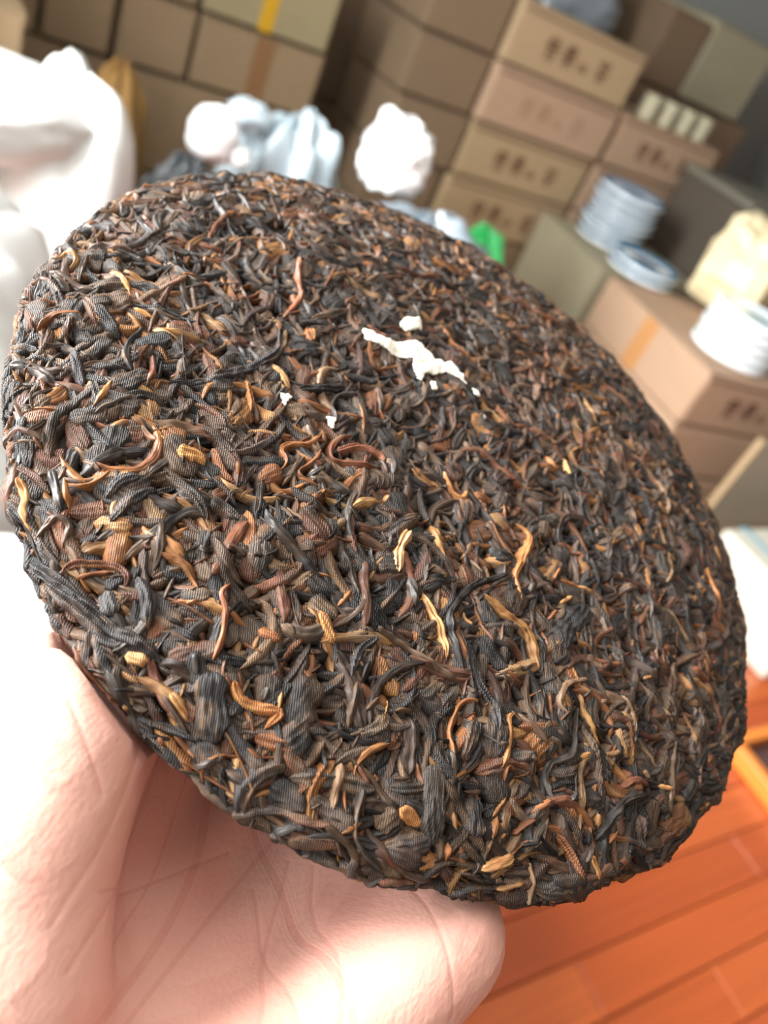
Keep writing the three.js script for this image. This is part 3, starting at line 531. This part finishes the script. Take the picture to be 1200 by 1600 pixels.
{ // floor of glossy orange-red boards
  const base = structure('floor', box(X1 - X0 + 0.4, 0.2, Z1 - Z0 + 0.4, (X0 + X1) / 2, -0.112, (Z0 + Z1) / 2), std({ color: lin(0.42, 0.085, 0.022), roughness: 0.35 }));
  const grain = computed(256, (u, v) => { const s = 0.82 + 0.22 * tiled(u, v, 3, 40, 1) + 0.18 * tiled(u, v, 2, 12, 4) + 0.06 * tiled(u, v, 60, 90, 2); return [s, s * 0.98, s * 0.95]; }, false);
  const tints = [[0.58, 0.118, 0.026], [0.50, 0.096, 0.022], [0.66, 0.15, 0.036], [0.54, 0.108, 0.028], [0.60, 0.13, 0.03]].map((c) => new THREE.MeshPhysicalMaterial({ color: lin(...c), map: grain, roughness: 0.33, clearcoat: 0.35, clearcoatRoughness: 0.25 }));
  const W = 0.098, variants = [0, 1, 2].map((k) => { const g = rbox(0.9 - 0.003, 0.012, W - 0.0025, 0.0024); const p = g.attributes.position, uv = new Float32Array(p.count * 2); for (let i = 0; i < p.count; i++) { uv[i * 2] = p.getX(i) / 0.9 + k * 0.37; uv[i * 2 + 1] = p.getZ(i) / 0.25 + k * 0.31; } g.setAttribute('uv', new THREE.BufferAttribute(uv, 2)); return g; });
  for (let r = -12; r <= 4; r++) for (let k = 0; k < 3; k++) {
    const m = part('floor_board', variants[Math.floor(rnd() * 3)], tints[Math.floor(rnd() * 5)], base);
    m.position.set(0.62 + k * 0.9 + ((r % 3 + 3) % 3) * 0.29, -0.006, -0.2 + W * (r + 0.5));
  }
}

// ---------------------------------------------------------------- cartons
const kraftGrain = computed(256, (u, v) => { const s = 0.93 + 0.07 * tiled(u, v, 5, 5, 1) + 0.06 * tiled(u, v, 40, 40, 2) + 0.05 * tiled(u, v, 3, 60, 4); return [s, s, s]; }, false);
const kraftMaps = {};
const KRAFT = { pink: [0.41, 0.27, 0.175], tan: [0.39, 0.275, 0.155], dark: [0.245, 0.165, 0.092], pale: [0.50, 0.44, 0.34], khaki: [0.31, 0.275, 0.18], shade: [0.27, 0.215, 0.118], shadeBrown: [0.19, 0.125, 0.072], black: [0.17, 0.11, 0.064] };  // dark and the last three tones paint shade into the board colour
const kraft = (k) => kraftMaps[k] ??= std({ color: lin(...KRAFT[k]), map: kraftGrain, roughness: 0.85, name: k + ' kraft board' });
const tapeMaterials = { orange: std({ color: lin(0.43, 0.215, 0.085), roughness: 0.35 }), brown: std({ color: lin(0.22, 0.11, 0.05), roughness: 0.35 }), yellow: std({ color: lin(0.52, 0.28, 0.015), roughness: 0.4 }) };
const lineInk = std({ color: lin(0.10, 0.035, 0.025), roughness: 0.8 });
// four brush-drawn characters, each a set of strokes in a unit square
const GLYPHS = [
  [[.3, .02, .38, .14], [.7, .02, .6, .14], [.12, .2, .88, .2], [.36, .2, .36, .42], [.62, .2, .62, .42], [.2, .25, .27, .38], [.8, .25, .73, .38], [.04, .46, .96, .46], [.26, .56, .26, .98], [.26, .56, .74, .56], [.74, .56, .74, .98], [.26, .76, .74, .76], [.26, .97, .74, .97]],
  [[.2, .1, .8, .1], [.24, .22, .76, .22], [.08, .35, .92, .35], [.5, 0, .4, .4], [.42, .34, .06, .62], [.56, .34, .94, .6], [.3, .52, .68, .48], [.14, .66, .86, .66], [.5, .5, .5, 1], [.48, .68, .16, .94], [.52, .68, .86, .94]],
  [[.5, .3, .5, .82], [.18, .5, .18, .84], [.18, .83, .82, .83], [.82, .5, .82, .84]],
  [[.1, .14, .9, .14], [.34, .02, .34, .26], [.66, .02, .66, .26], [.5, .24, .06, .56], [.5, .24, .94, .56], [.24, .6, .78, .6], [.5, .44, .5, .98], [.46, .64, .2, .88], [.56, .64, .82, .88], [.5, .98, .4, .9]],
];
function frontPrint(k, strength) {
  return canvasTexture(512, 160, (c, w, h) => {
    c.fillStyle = '#ffffff'; c.fillRect(0, 0, w, h);
    if (strength) { c.strokeStyle = `rgba(96,52,36,${strength})`; c.lineCap = 'round'; GLYPHS.forEach((g, i) => { const s = i === 2 ? 44 : 62, x = 118 + i * 74, y = 44 + (i === 2 ? 16 : 0) + i * 2; c.lineWidth = i === 2 ? 7 : 6.5; for (const [a, b, d, e] of g) { c.beginPath(); c.moveTo(x + a * s, y + b * s * 1.1); c.lineTo(x + d * s, y + e * s * 1.1); c.stroke(); } }); }
    for (let i = 0; i < 500; i++) { c.fillStyle = `rgba(${rnd() < 0.5 ? '90,60,40' : '255,255,255'},0.05)`; c.fillRect(rr(0, w), rr(0, h), rr(4, 60), rr(1, 3)); }
  });
}
const printed = {};
const printMaterial = (k, s) => printed[k + s] ??= std({ color: lin(...KRAFT[k]), map: frontPrint(k, s), roughness: 0.85, name: 'printed carton front' });
// x, z: the corner at the left of the front, y: its bottom; the front looks to +z
function carton(label, [x, y, z], [w, h, d], { tone = 'pink', text = null, yaw = 0, tape = null, sideTape = null, frontTape = null, group = 'stacked kraft cartons' } = {}) {
  const t = thing('carton', label, 'carton', [x, y, z], yaw, group), r = 0.006;
  part('body', rbox(w - 0.006, h - 0.006, d - 0.004, r, w / 2, h / 2, -d / 2 - 0.002), kraft(tone), t);
  part('front_panel', rbox(w - 0.022, h - 0.024, 0.005, 0.002, w / 2, h / 2 - 0.004, -0.001), printMaterial(tone, text ?? 0), t);
  if (text) part('printed_line', box(w - 0.03, 0.006, 0.001, w / 2, h - 0.022, 0.0022), lineInk, t);
  for (const s of [-1, 1]) part('lid_flap', rbox(w - 0.01, 0.004, d / 2 - 0.006, 0.0015, w / 2, h - 0.001, -d / 2 + s * (d / 4)), kraft(tone), t);
  if (tape) part('tape', box(w - 0.02, 0.0012, 0.05, w / 2, h + 0.0014, -d / 2), tapeMaterials[tape], t);
  if (sideTape) part('tape', box(0.0016, h - 0.01, 0.075, 0.0026, h / 2, -d * sideTape[1]), tapeMaterials[sideTape[0]], t);
  if (frontTape) part('tape', box(frontTape[2], h - 0.01, 0.0016, w * frontTape[1], h / 2, 0.0022), tapeMaterials[frontTape[0]], t);
  return t;
}
const S = 0.196, LAY = 0.2;
// right stack against the back, front at z = -2.6
carton('kraft carton with large brown characters, topmost of the right stack', [1.885, 1.0, -2.6], [0.63, S, 0.42], { tone: 'tan', text: 0.7 });
carton('pinkish kraft carton with only faint printing, second from the top', [1.88, 0.8, -2.585], [0.635, S, 0.42], { text: 0.16 });
carton('printed kraft carton right under the faintly printed carton', [1.885, 0.6, -2.6], [0.63, S, 0.42], { tone: 'tan', text: 0.65 });
carton('shaded kraft carton half hidden behind the khaki carton side', [1.885, 0.4, -2.6], [0.63, S, 0.42], { tone: 'tan', text: 0.6 });
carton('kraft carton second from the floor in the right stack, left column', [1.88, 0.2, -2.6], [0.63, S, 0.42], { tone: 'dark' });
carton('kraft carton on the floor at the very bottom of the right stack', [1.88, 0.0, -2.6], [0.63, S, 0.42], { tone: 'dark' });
carton('printed kraft carton with white paper rolls standing on it', [2.545, 0.8, -2.6], [0.63, S, 0.42], { text: 0.6 });
carton('printed kraft carton behind the tall stack of blue and white dishes', [2.54, 0.6, -2.6], [0.63, S, 0.42], { text: 0.6 });
carton('kraft carton low behind the khaki carton, right column', [2.545, 0.4, -2.6], [0.63, S, 0.42], { text: 0.6 });
carton('kraft carton second from the floor in the right column', [2.545, 0.2, -2.6], [0.63, S, 0.42], {});
carton('kraft carton on the floor in the right column', [2.545, 0, -2.6], [0.63, S, 0.42], {});
// behind them, top right
carton('tall khaki carton under the ceiling corner, rear of the right stack', [3.265, 1.1, -3.08], [0.46, 0.33, 0.42], { tone: 'khaki' });
carton('shade-toned carton left of the tall khaki carton', [2.99, 1.1, -3.085], [0.27, 0.30, 0.42], { tone: 'black' });  // tone painted dark for a face that lies in shade
for (const [x, y, l] of [[2.735, 0.7, 'plain brown carton under the shade-toned carton'], [3.31, 0.7, 'plain brown carton under the tall khaki carton']]) carton(l, [x, y, -3.1], [0.56, 0.396, 0.42], { tone: 'shadeBrown' });
for (const [x, y, l] of [[2.735, 0.3, 'plain brown carton of the rear row, left one of the lower pair'], [3.3, 0.3, 'plain brown carton of the rear row, right one of the lower pair'], [2.72, -0.1, ''], [3.3, -0.1, '']]) if (l) carton(l, [x, y - 0.3, -3.1], [0.56, 0.696, 0.42], { tone: 'shadeBrown' });
// added column and gap cartons; stack shade is painted into their tone
const G = { tone: 'shadeBrown', group: 'added cartons with painted shade beside the right stack' };
['on the floor, the lowest of the added column', 'second from the floor in the added column', 'third from the floor in the added column', 'fourth from the floor in the added column', 'fifth from the floor in the added column', 'topmost of the added column'].forEach((l, i) => carton('shade-toned carton ' + l, [1.555 + (i % 2) * 0.006, 0.2 * i, -2.6 - (i % 3) * 0.012], [0.315, S, 0.42], G));
carton('added shade-toned carton deep in the gap between the stacks, the lower one', [1.2, 0, -3.3], [0.62, 0.55, 0.3], { tone: 'black', group: 'added shade-toned cartons in the gap' });
carton('added shade-toned carton deep in the gap between the stacks, the upper one', [1.2, 0.552, -3.3], [0.62, 0.62, 0.3], { tone: 'black', group: 'added shade-toned cartons in the gap' });
// left stack, front at z = -2.6
const L = { group: 'shaded cartons of the left stack' };  // darker board tones here add painted shade to the cast shade
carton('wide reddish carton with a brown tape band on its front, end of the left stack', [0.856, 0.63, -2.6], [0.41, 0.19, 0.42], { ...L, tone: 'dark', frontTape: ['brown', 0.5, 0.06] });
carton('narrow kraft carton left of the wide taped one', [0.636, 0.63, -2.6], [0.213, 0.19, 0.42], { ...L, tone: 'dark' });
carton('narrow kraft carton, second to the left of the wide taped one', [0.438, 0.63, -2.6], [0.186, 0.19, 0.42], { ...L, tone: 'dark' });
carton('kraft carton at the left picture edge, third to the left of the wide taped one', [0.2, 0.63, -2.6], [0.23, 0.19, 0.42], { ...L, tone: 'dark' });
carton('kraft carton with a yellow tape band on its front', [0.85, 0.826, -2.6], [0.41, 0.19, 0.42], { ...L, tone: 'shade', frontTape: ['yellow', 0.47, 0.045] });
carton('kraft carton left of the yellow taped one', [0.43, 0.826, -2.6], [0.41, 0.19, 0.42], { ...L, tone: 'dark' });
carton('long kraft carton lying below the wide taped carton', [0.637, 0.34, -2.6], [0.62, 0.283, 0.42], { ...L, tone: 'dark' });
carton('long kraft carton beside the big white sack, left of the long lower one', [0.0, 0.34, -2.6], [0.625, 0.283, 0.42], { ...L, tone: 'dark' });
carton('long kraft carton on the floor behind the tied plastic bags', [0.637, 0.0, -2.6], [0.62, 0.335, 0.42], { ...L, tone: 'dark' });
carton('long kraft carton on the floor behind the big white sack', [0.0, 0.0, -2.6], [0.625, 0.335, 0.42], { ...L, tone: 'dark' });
// near row at the right, its left sides lit by the window
const N = { group: 'near row of cartons with dishes on top' };
carton('tan carton with an orange tape band on its lit side, near row, topmost', [2.19, 0.38, -1.375], [0.6, 0.19, 0.63], { ...N, tone: 'pink', text: 0.75, yaw: -0.13, sideTape: ['orange', 0.52] });
carton('plain tan carton directly below the orange taped one', [2.19, 0.19, -1.375], [0.6, 0.188, 0.63], { ...N, tone: 'pink', yaw: -0.13 });
carton('plain tan carton on the floor below the orange taped one', [2.19, 0.0, -1.375], [0.6, 0.188, 0.63], { ...N, tone: 'pink', yaw: -0.13 });
carton('big khaki carton beyond the orange taped one, dishes on its lid', [2.285, 0.19, -2.06], [0.6, 0.38, 0.50], { ...N, tone: 'khaki', yaw: -0.13 });
carton('khaki carton on the floor below the big khaki one', [2.285, 0.0, -2.06], [0.6, 0.188, 0.50], { ...N, tone: 'khaki', yaw: -0.13 });
// flattened carton leaning on the near row
{
  const t = thing('flattened_carton', 'flattened grey-tan carton standing in front of the near row', 'carton', [2.36, 0.12, -1.2], -0.03);
  part('outer_sheet', rbox(0.5, 0.345, 0.006, 0.002, 0.25, 0.173, 0.012), kraft('pale'), t);
  part('inner_sheet', rbox(0.5, 0.335, 0.006, 0.002, 0.25, 0.168, -0.004), kraft('tan'), t);
  part('folded_edge', rbox(0.012, 0.345, 0.026, 0.004, 0.002, 0.173, 0.003), kraft('tan'), t);
}
carton('low kraft carton under the flattened carton, by the white foam box', [2.2, 0.0, -1.05], [0.6, 0.118, 0.22], { ...N, tone: 'dark', yaw: -0.03 });
{ // white foam box with a blue strap
  const t = thing('foam_box', 'white foam box with a thin blue strap, low at the right edge', 'box', [2.2, 0, -0.65]);
  const m = std({ color: lin(0.60, 0.58, 0.49), roughness: 0.7 });
  part('body', rbox(0.5, 0.20, 0.37, 0.012, 0.25, 0.10, -0.185), m, t); part('lid', rbox(0.515, 0.05, 0.385, 0.014, 0.25, 0.226, -0.185), m, t);
  const st = std({ color: lin(0.08, 0.30, 0.42), roughness: 0.4 });
  part('strap', mergeGeometries([box(0.014, 0.003, 0.39, 0.09, 0.2525, -0.185), box(0.014, 0.25, 0.003, 0.09, 0.126, 0.009), box(0.014, 0.25, 0.003, 0.09, 0.126, -0.379)]), st, t);
}
{ // shallow tray of orange wood on the floor
  const t = thing('wooden_tray', 'shallow orange wooden tray frame on the red floor', 'tray', [1.82, 0, -0.5]);
  const wood = std({ color: lin(0.86, 0.27, 0.045), map: kraftGrain, roughness: 0.4 }), w = 0.62, d = 0.5, b = 0.032;
  part('bottom', box(w - 0.02, 0.008, d - 0.02, w / 2, 0.006, d / 2), std({ color: lin(0.10, 0.05, 0.045), roughness: 0.6 }), t);
  for (const z of [b / 2, d - b / 2]) part('rail', rbox(w, 0.05, b, 0.006, w / 2, 0.026, z), wood, t);
  for (const x of [b / 2, w - b / 2]) part('rail', rbox(b, 0.05, d - 2 * b, 0.006, x, 0.026, d / 2), wood, t);
}
{ // dark open crate right of the stacks
  const t = thing('open_crate', 'dark open crate with grey things inside, right of the printed cartons', 'crate', [2.95, 0.2, -2.14], -0.02);
  const dk = std({ color: lin(0.065, 0.05, 0.036), roughness: 0.9 }), rim = std({ color: lin(0.13, 0.12, 0.09), roughness: 0.6 });
  const w = 0.62, h = 0.70, d = 0.40;
  part('bottom', box(w, 0.02, d, w / 2, 0.01, -d / 2), dk, t);
  part('side_panel', rbox(0.018, h, d, 0.004, 0.009, h / 2, -d / 2), dk, t); part('side_panel', rbox(0.018, h, d, 0.004, w - 0.009, h / 2, -d / 2), dk, t);
  part('rear_panel', rbox(w, h, 0.018, 0.004, w / 2, h / 2, -d + 0.009), dk, t);
  part('top_panel', rbox(w + 0.02, 0.03, d + 0.02, 0.006, w / 2, h + 0.015, -d / 2), rim, t);
  part('shelf_board', box(w - 0.04, 0.016, d - 0.02, w / 2, 0.40, -d / 2), dk, t);
}
const blob = (r, f, seg = 40, rows = 28, power = 2) => { // a closed lump whose radius f(direction) varies
  const g = new THREE.SphereGeometry(1, seg, rows), p = g.attributes.position, v = new THREE.Vector3();
  for (let i = 0; i < p.count; i++) { v.fromBufferAttribute(p, i).normalize(); const k = f(v) / Math.pow(Math.abs(v.x) ** power + Math.abs(v.y) ** power + Math.abs(v.z) ** power, 1 / power); p.setXYZ(i, v.x * r[0] * k, v.y * r[1] * k, v.z * r[2] * k); }
  g.deleteAttribute('uv'); g.deleteAttribute('normal');
  const u = mergeVertices(g, 1e-5); u.computeVertexNormals(); return u;
};
// cloth and plastic: soft folds that gather towards a tied neck
const folds = (id, amount, n) => (v) => {
  const t = Math.atan2(v.z, v.x), up = clamp(v.y, 0, 1);
  return 1 + amount * (0.9 * noise(v.x * 1.7 + id, v.y * 1.7, v.z * 1.7) + 1.0 * (Math.abs(noise(v.x * 3.4, v.y * 3.4 + id, v.z * 3.4)) - 0.2) + 0.35 * up * Math.sin(t * n + 2 * noise(v.x * 2, v.y * 2, id)) + 0.22 * Math.abs(noise(v.x * 8, v.y * 8, v.z * 8 + id)));
};
const weaveSack = computed(128, (u, v) => 0.5 + 0.25 * Math.sin(u * 80) * Math.sin(v * 80), false);
const sackMaterial = std({ color: lin(0.74, 0.75, 0.73), roughness: 0.75, name: 'white woven plastic' });
function sack(name, label, category, at, r, { id, amount = 0.16, n = 7, material = sackMaterial, neck = null, neckMaterial = material, flat = 0.86, group, turn = 0, seg = 56, power = 2.3 }) {
  const t = thing(name, label, category, at, turn, group), f = folds(id, amount, n);
  const g = blob(r, (v) => f(v) * Math.min(1, flat / Math.max(0.001, -v.y)), seg, 40, power); g.translate(0, r[1] * flat, 0);
  part('body', g, material, t);
  if (neck) { const k = blob(neck.r, folds(id + 5, 0.3, 5), 28, 20); k.translate(...neck.at); part('tied_neck', k, neckMaterial, t); }
  return t;
}
const plasticMaterial = (r, g, b, rough = 0.22) => new THREE.MeshPhysicalMaterial({ color: lin(r, g, b), roughness: rough, clearcoat: 0.6, clearcoatRoughness: 0.12, name: 'thin plastic' });
const paleBlue = plasticMaterial(0.46, 0.55, 0.60, 0.3), milky = plasticMaterial(0.9, 0.91, 0.91, 0.4), darkGrey = plasticMaterial(0.09, 0.105, 0.115);
{
  const t = sack('sack', 'tall white sack with a deep fold and a drooping top, the rearmost white sack', 'sack', [0.10, 0, -1.80], [0.30, 0.40, 0.19], { id: 3.3, amount: 0.10, n: 5, flat: 0.9, power: 3 });
  const side = blob([0.12, 0.41, 0.17], folds(5.1, 0.08, 3), 44, 34, 2.8); side.translate(0.262, 0.40, 0.12); part('side_bulge', side, sackMaterial, t);
  const top = blob([0.27, 0.085, 0.16], folds(8.4, 0.09, 2), 44, 28, 2.4); top.rotateZ(0.10); top.translate(0.0, 0.715, 0.16); part('folded_top', top, sackMaterial, t);
}
sack('sack', 'bulging white sack in front of the tall folded sack', 'sack', [-0.05, 0, -1.12], [0.34, 0.44, 0.24], { id: 11.7, amount: 0.12, flat: 0.92 });
sack('sack', 'low white sack lying on the floor beside the hand', 'sack', [0.12, 0, -0.48], [0.56, 0.32, 0.38], { id: 21.1, amount: 0.12, flat: 0.85 });
sack('sack', 'ochre paper sack behind the tall white sack', 'sack', [0.57, 0, -2.24], [0.10, 0.375, 0.10], { id: 31, amount: 0.1, material: std({ color: lin(0.21, 0.11, 0.025), roughness: 0.8 }) });
sack('plastic_bag', 'dark grey plastic bag below the round white bundle', 'bag', [0.68, 0, -1.93], [0.11, 0.33, 0.11], { id: 41, amount: 0.14, material: darkGrey });
sack('cloth_bundle', 'round white knotted bundle on the dark grey bag', 'bundle', [0.715, 0.645, -1.91], [0.058, 0.062, 0.055], { id: 47, amount: 0.1, material: milky, flat: 0.9, neck: { r: [0.032, 0.025, 0.03], at: [0.06, 0.03, 0.02] } });
sack('plastic_bag', 'pale blue plastic bag with a knotted ear, left of the white crumpled bag', 'bag', [0.985, 0, -2.08], [0.18, 0.40, 0.15], { id: 53, amount: 0.18, n: 9, material: paleBlue, neck: { r: [0.06, 0.035, 0.04], at: [-0.15, 0.735, 0.05] } });
sack('plastic_bag', 'pale blue plastic bag sloping down to the right under the white crumpled bag', 'bag', [1.27, 0, -1.75], [0.33, 0.375, 0.15], { id: 61, amount: 0.12, material: plasticMaterial(0.25, 0.30, 0.34, 0.4) });
sack('plastic_bag', 'white crumpled plastic bag standing on the pale blue bags', 'bag', [1.165, 0.705, -1.85], [0.09, 0.095, 0.08], { id: 69, amount: 0.22, n: 5, material: milky });
sack('plastic_bag', 'bright green plastic bag between the pale blue bags and the khaki carton', 'bag', [1.70, 0, -2.04], [0.13, 0.315, 0.12], { id: 77, amount: 0.12, material: plasticMaterial(0.04, 0.62, 0.16, 0.35) });
sack('plastic_bag', 'grey-blue plastic bag lying behind the topmost carton of the right stack', 'bag', [2.55, 1.1, -3.2], [0.22, 0.17, 0.12], { id: 83, amount: 0.15, material: plasticMaterial(0.20, 0.23, 0.26) });
carton('tan carton catching light behind the tall white sack', [-0.06, 0.0, -2.16], [0.40, 0.77, 0.36], { tone: 'tan', group: 'cartons by the sacks' });

// ---------------------------------------------------------------- dishes, paper bag, paper rolls
{
  const glaze = (r, g, b) => new THREE.MeshPhysicalMaterial({ color: lin(r, g, b), roughness: 0.25, clearcoat: 0.5, clearcoatRoughness: 0.1 });
  const white = glaze(0.66, 0.74, 0.77), blue = glaze(0.02, 0.075, 0.17), sky = glaze(0.05, 0.18, 0.30);
  const bright = glaze(0.9, 0.92, 0.93), lathe = (p) => new THREE.LatheGeometry(p.map((q) => new THREE.Vector2(...q)), 64);
  const body = lathe([[0, 0.004], [0.09, 0.004], [0.094, 0], [0.104, 0], [0.128, 0.004], [0.137, 0.010], [0.138, 0.016], [0.134, 0.020], [0.12, 0.0215], [0, 0.018]]);
  const band = lathe([[0.1345, 0.0190], [0.1365, 0.0205], [0.1355, 0.0262], [0.127, 0.0295], [0.1205, 0.0265], [0.120, 0.0213]]), well = lathe([[0, 0.0192], [0.10, 0.0200], [0.1206, 0.0235], [0.1202, 0.0208], [0.10, 0.0190], [0, 0.0181]]);
  const dish = (label, group, at, bandMat, wellMat, bodyMat = bright) => { const t = thing('dish', label, 'dish', at, 0, group); part('body', body, bodyMat, t); part('painted_band', band, bandMat, t); part('painted_well', well, wellMat, t); return t; };
  const order = ['lowest', 'second from the bottom', 'third from the bottom', 'middle one', 'third from the top', 'second from the top', 'topmost'];
  order.forEach((o, i) => dish(`blue and white dish, ${o} in the tall stack of seven`, 'tall stack of blue and white dishes', [2.56 + 0.006 * Math.sin(i * 2.4), 0.571 + i * 0.0315, -2.37 + 0.006 * Math.cos(i * 1.7)], sky, blue));
  ['lower', 'upper'].forEach((o, i) => dish(`blue and white dish, ${o} of the two in front of the tall stack`, 'pair of blue and white dishes', [2.50, 0.571 + i * 0.0315, -2.08], sky, blue));
  ['lowest', 'second from the bottom', 'third from the bottom', 'second from the top', 'topmost'].forEach((o, i) => dish(`white dish, ${o} in the short stack by the paper bag`, 'stack of white dishes by the paper bag', [2.43 + 0.005 * Math.sin(i * 2), 0.571 + i * 0.0315, -1.52], glaze(0.74, 0.83, 0.86), glaze(0.42, 0.66, 0.74), bright));
  const t = thing('paper_bag', 'crumpled cream paper bag standing behind the white dishes', 'paper bag', [2.78, 0.571, -1.88], 0.5);
  const f = (v) => 1 + 0.28 * noise(v.x * 2.1 + 4, v.y * 2.1, v.z * 2.1) + 0.16 * Math.abs(noise(v.x * 5, v.y * 5 + 3, v.z * 5));
  const g = blob([0.24, 0.19, 0.16], (v) => f(v) * Math.min(1.25, 0.8 / Math.max(Math.abs(v.x), Math.abs(v.y), Math.abs(v.z))) , 18, 14); g.translate(0, 0.185, 0);
  const paper = std({ color: lin(0.80, 0.68, 0.43), roughness: 0.8, flatShading: true });
  part('body', g.toNonIndexed(), paper, t);
  part('folded_top', blob([0.12, 0.04, 0.05], f, 12, 8).translate(0.05, 0.33, 0).toNonIndexed(), paper, t);
  const roll = new THREE.LatheGeometry([[0, 0], [0.04, 0], [0.043, 0.004], [0.043, 0.085], [0.038, 0.093], [0.012, 0.095], [0.010, 0.088], [0, 0.088]].map((q) => new THREE.Vector2(...q)), 32), cream = std({ color: lin(0.40, 0.36, 0.25), roughness: 0.8 });
  [[2.72, 'leftmost'], [2.835, 'second from the left'], [2.95, 'second from the right'], [3.06, 'rightmost']].forEach(([x, w]) => { solo('paper_roll', `short cream paper roll on the printed carton, ${w} of the four`, 'paper roll', roll, cream, 'cream paper rolls in a row').position.set(x, 0.9985, -2.68); });
}
{ // two unseen cupboards added for shade: behind the viewer and beside the left stack
  const dk = std({ color: lin(0.09, 0.052, 0.032), roughness: 0.6 }), knobs = std({ color: lin(0.5, 0.42, 0.3), metalness: 1, roughness: 0.35 });
  const light_blocker = (label, at, turn, w, h, d, doors) => {
    const t = thing('light_blocker', label, 'light_blocker', at, turn);
    part('body', rbox(w, h, d, 0.01, 0, h / 2, d / 2), dk, t);
    for (let k = 0; k < doors; k++) { const dw = w / doors, o = part('door', rbox(dw - 0.03, h - 0.12, 0.022, 0.006, (k + 0.5) * dw - w / 2, h / 2 + 0.01, -0.012), dk, t); part('handle', rbox(0.016, 0.16, 0.02, 0.004, (k + 0.85) * dw - w / 2, h / 2, -0.033), knobs, o); }
  };
  light_blocker('wide dark brown light blocker added unseen behind the viewer', [0.9, 0, 1.25], 0, 2.7, 2.2, 0.45, 3);
  light_blocker('narrow dark brown light blocker added left of the white sacks, shading the left stack', [-0.40, 0, -2.10], -Math.PI / 2, 0.98, 2.3, 0.42, 2);
}
renderer.render(scene, camera);
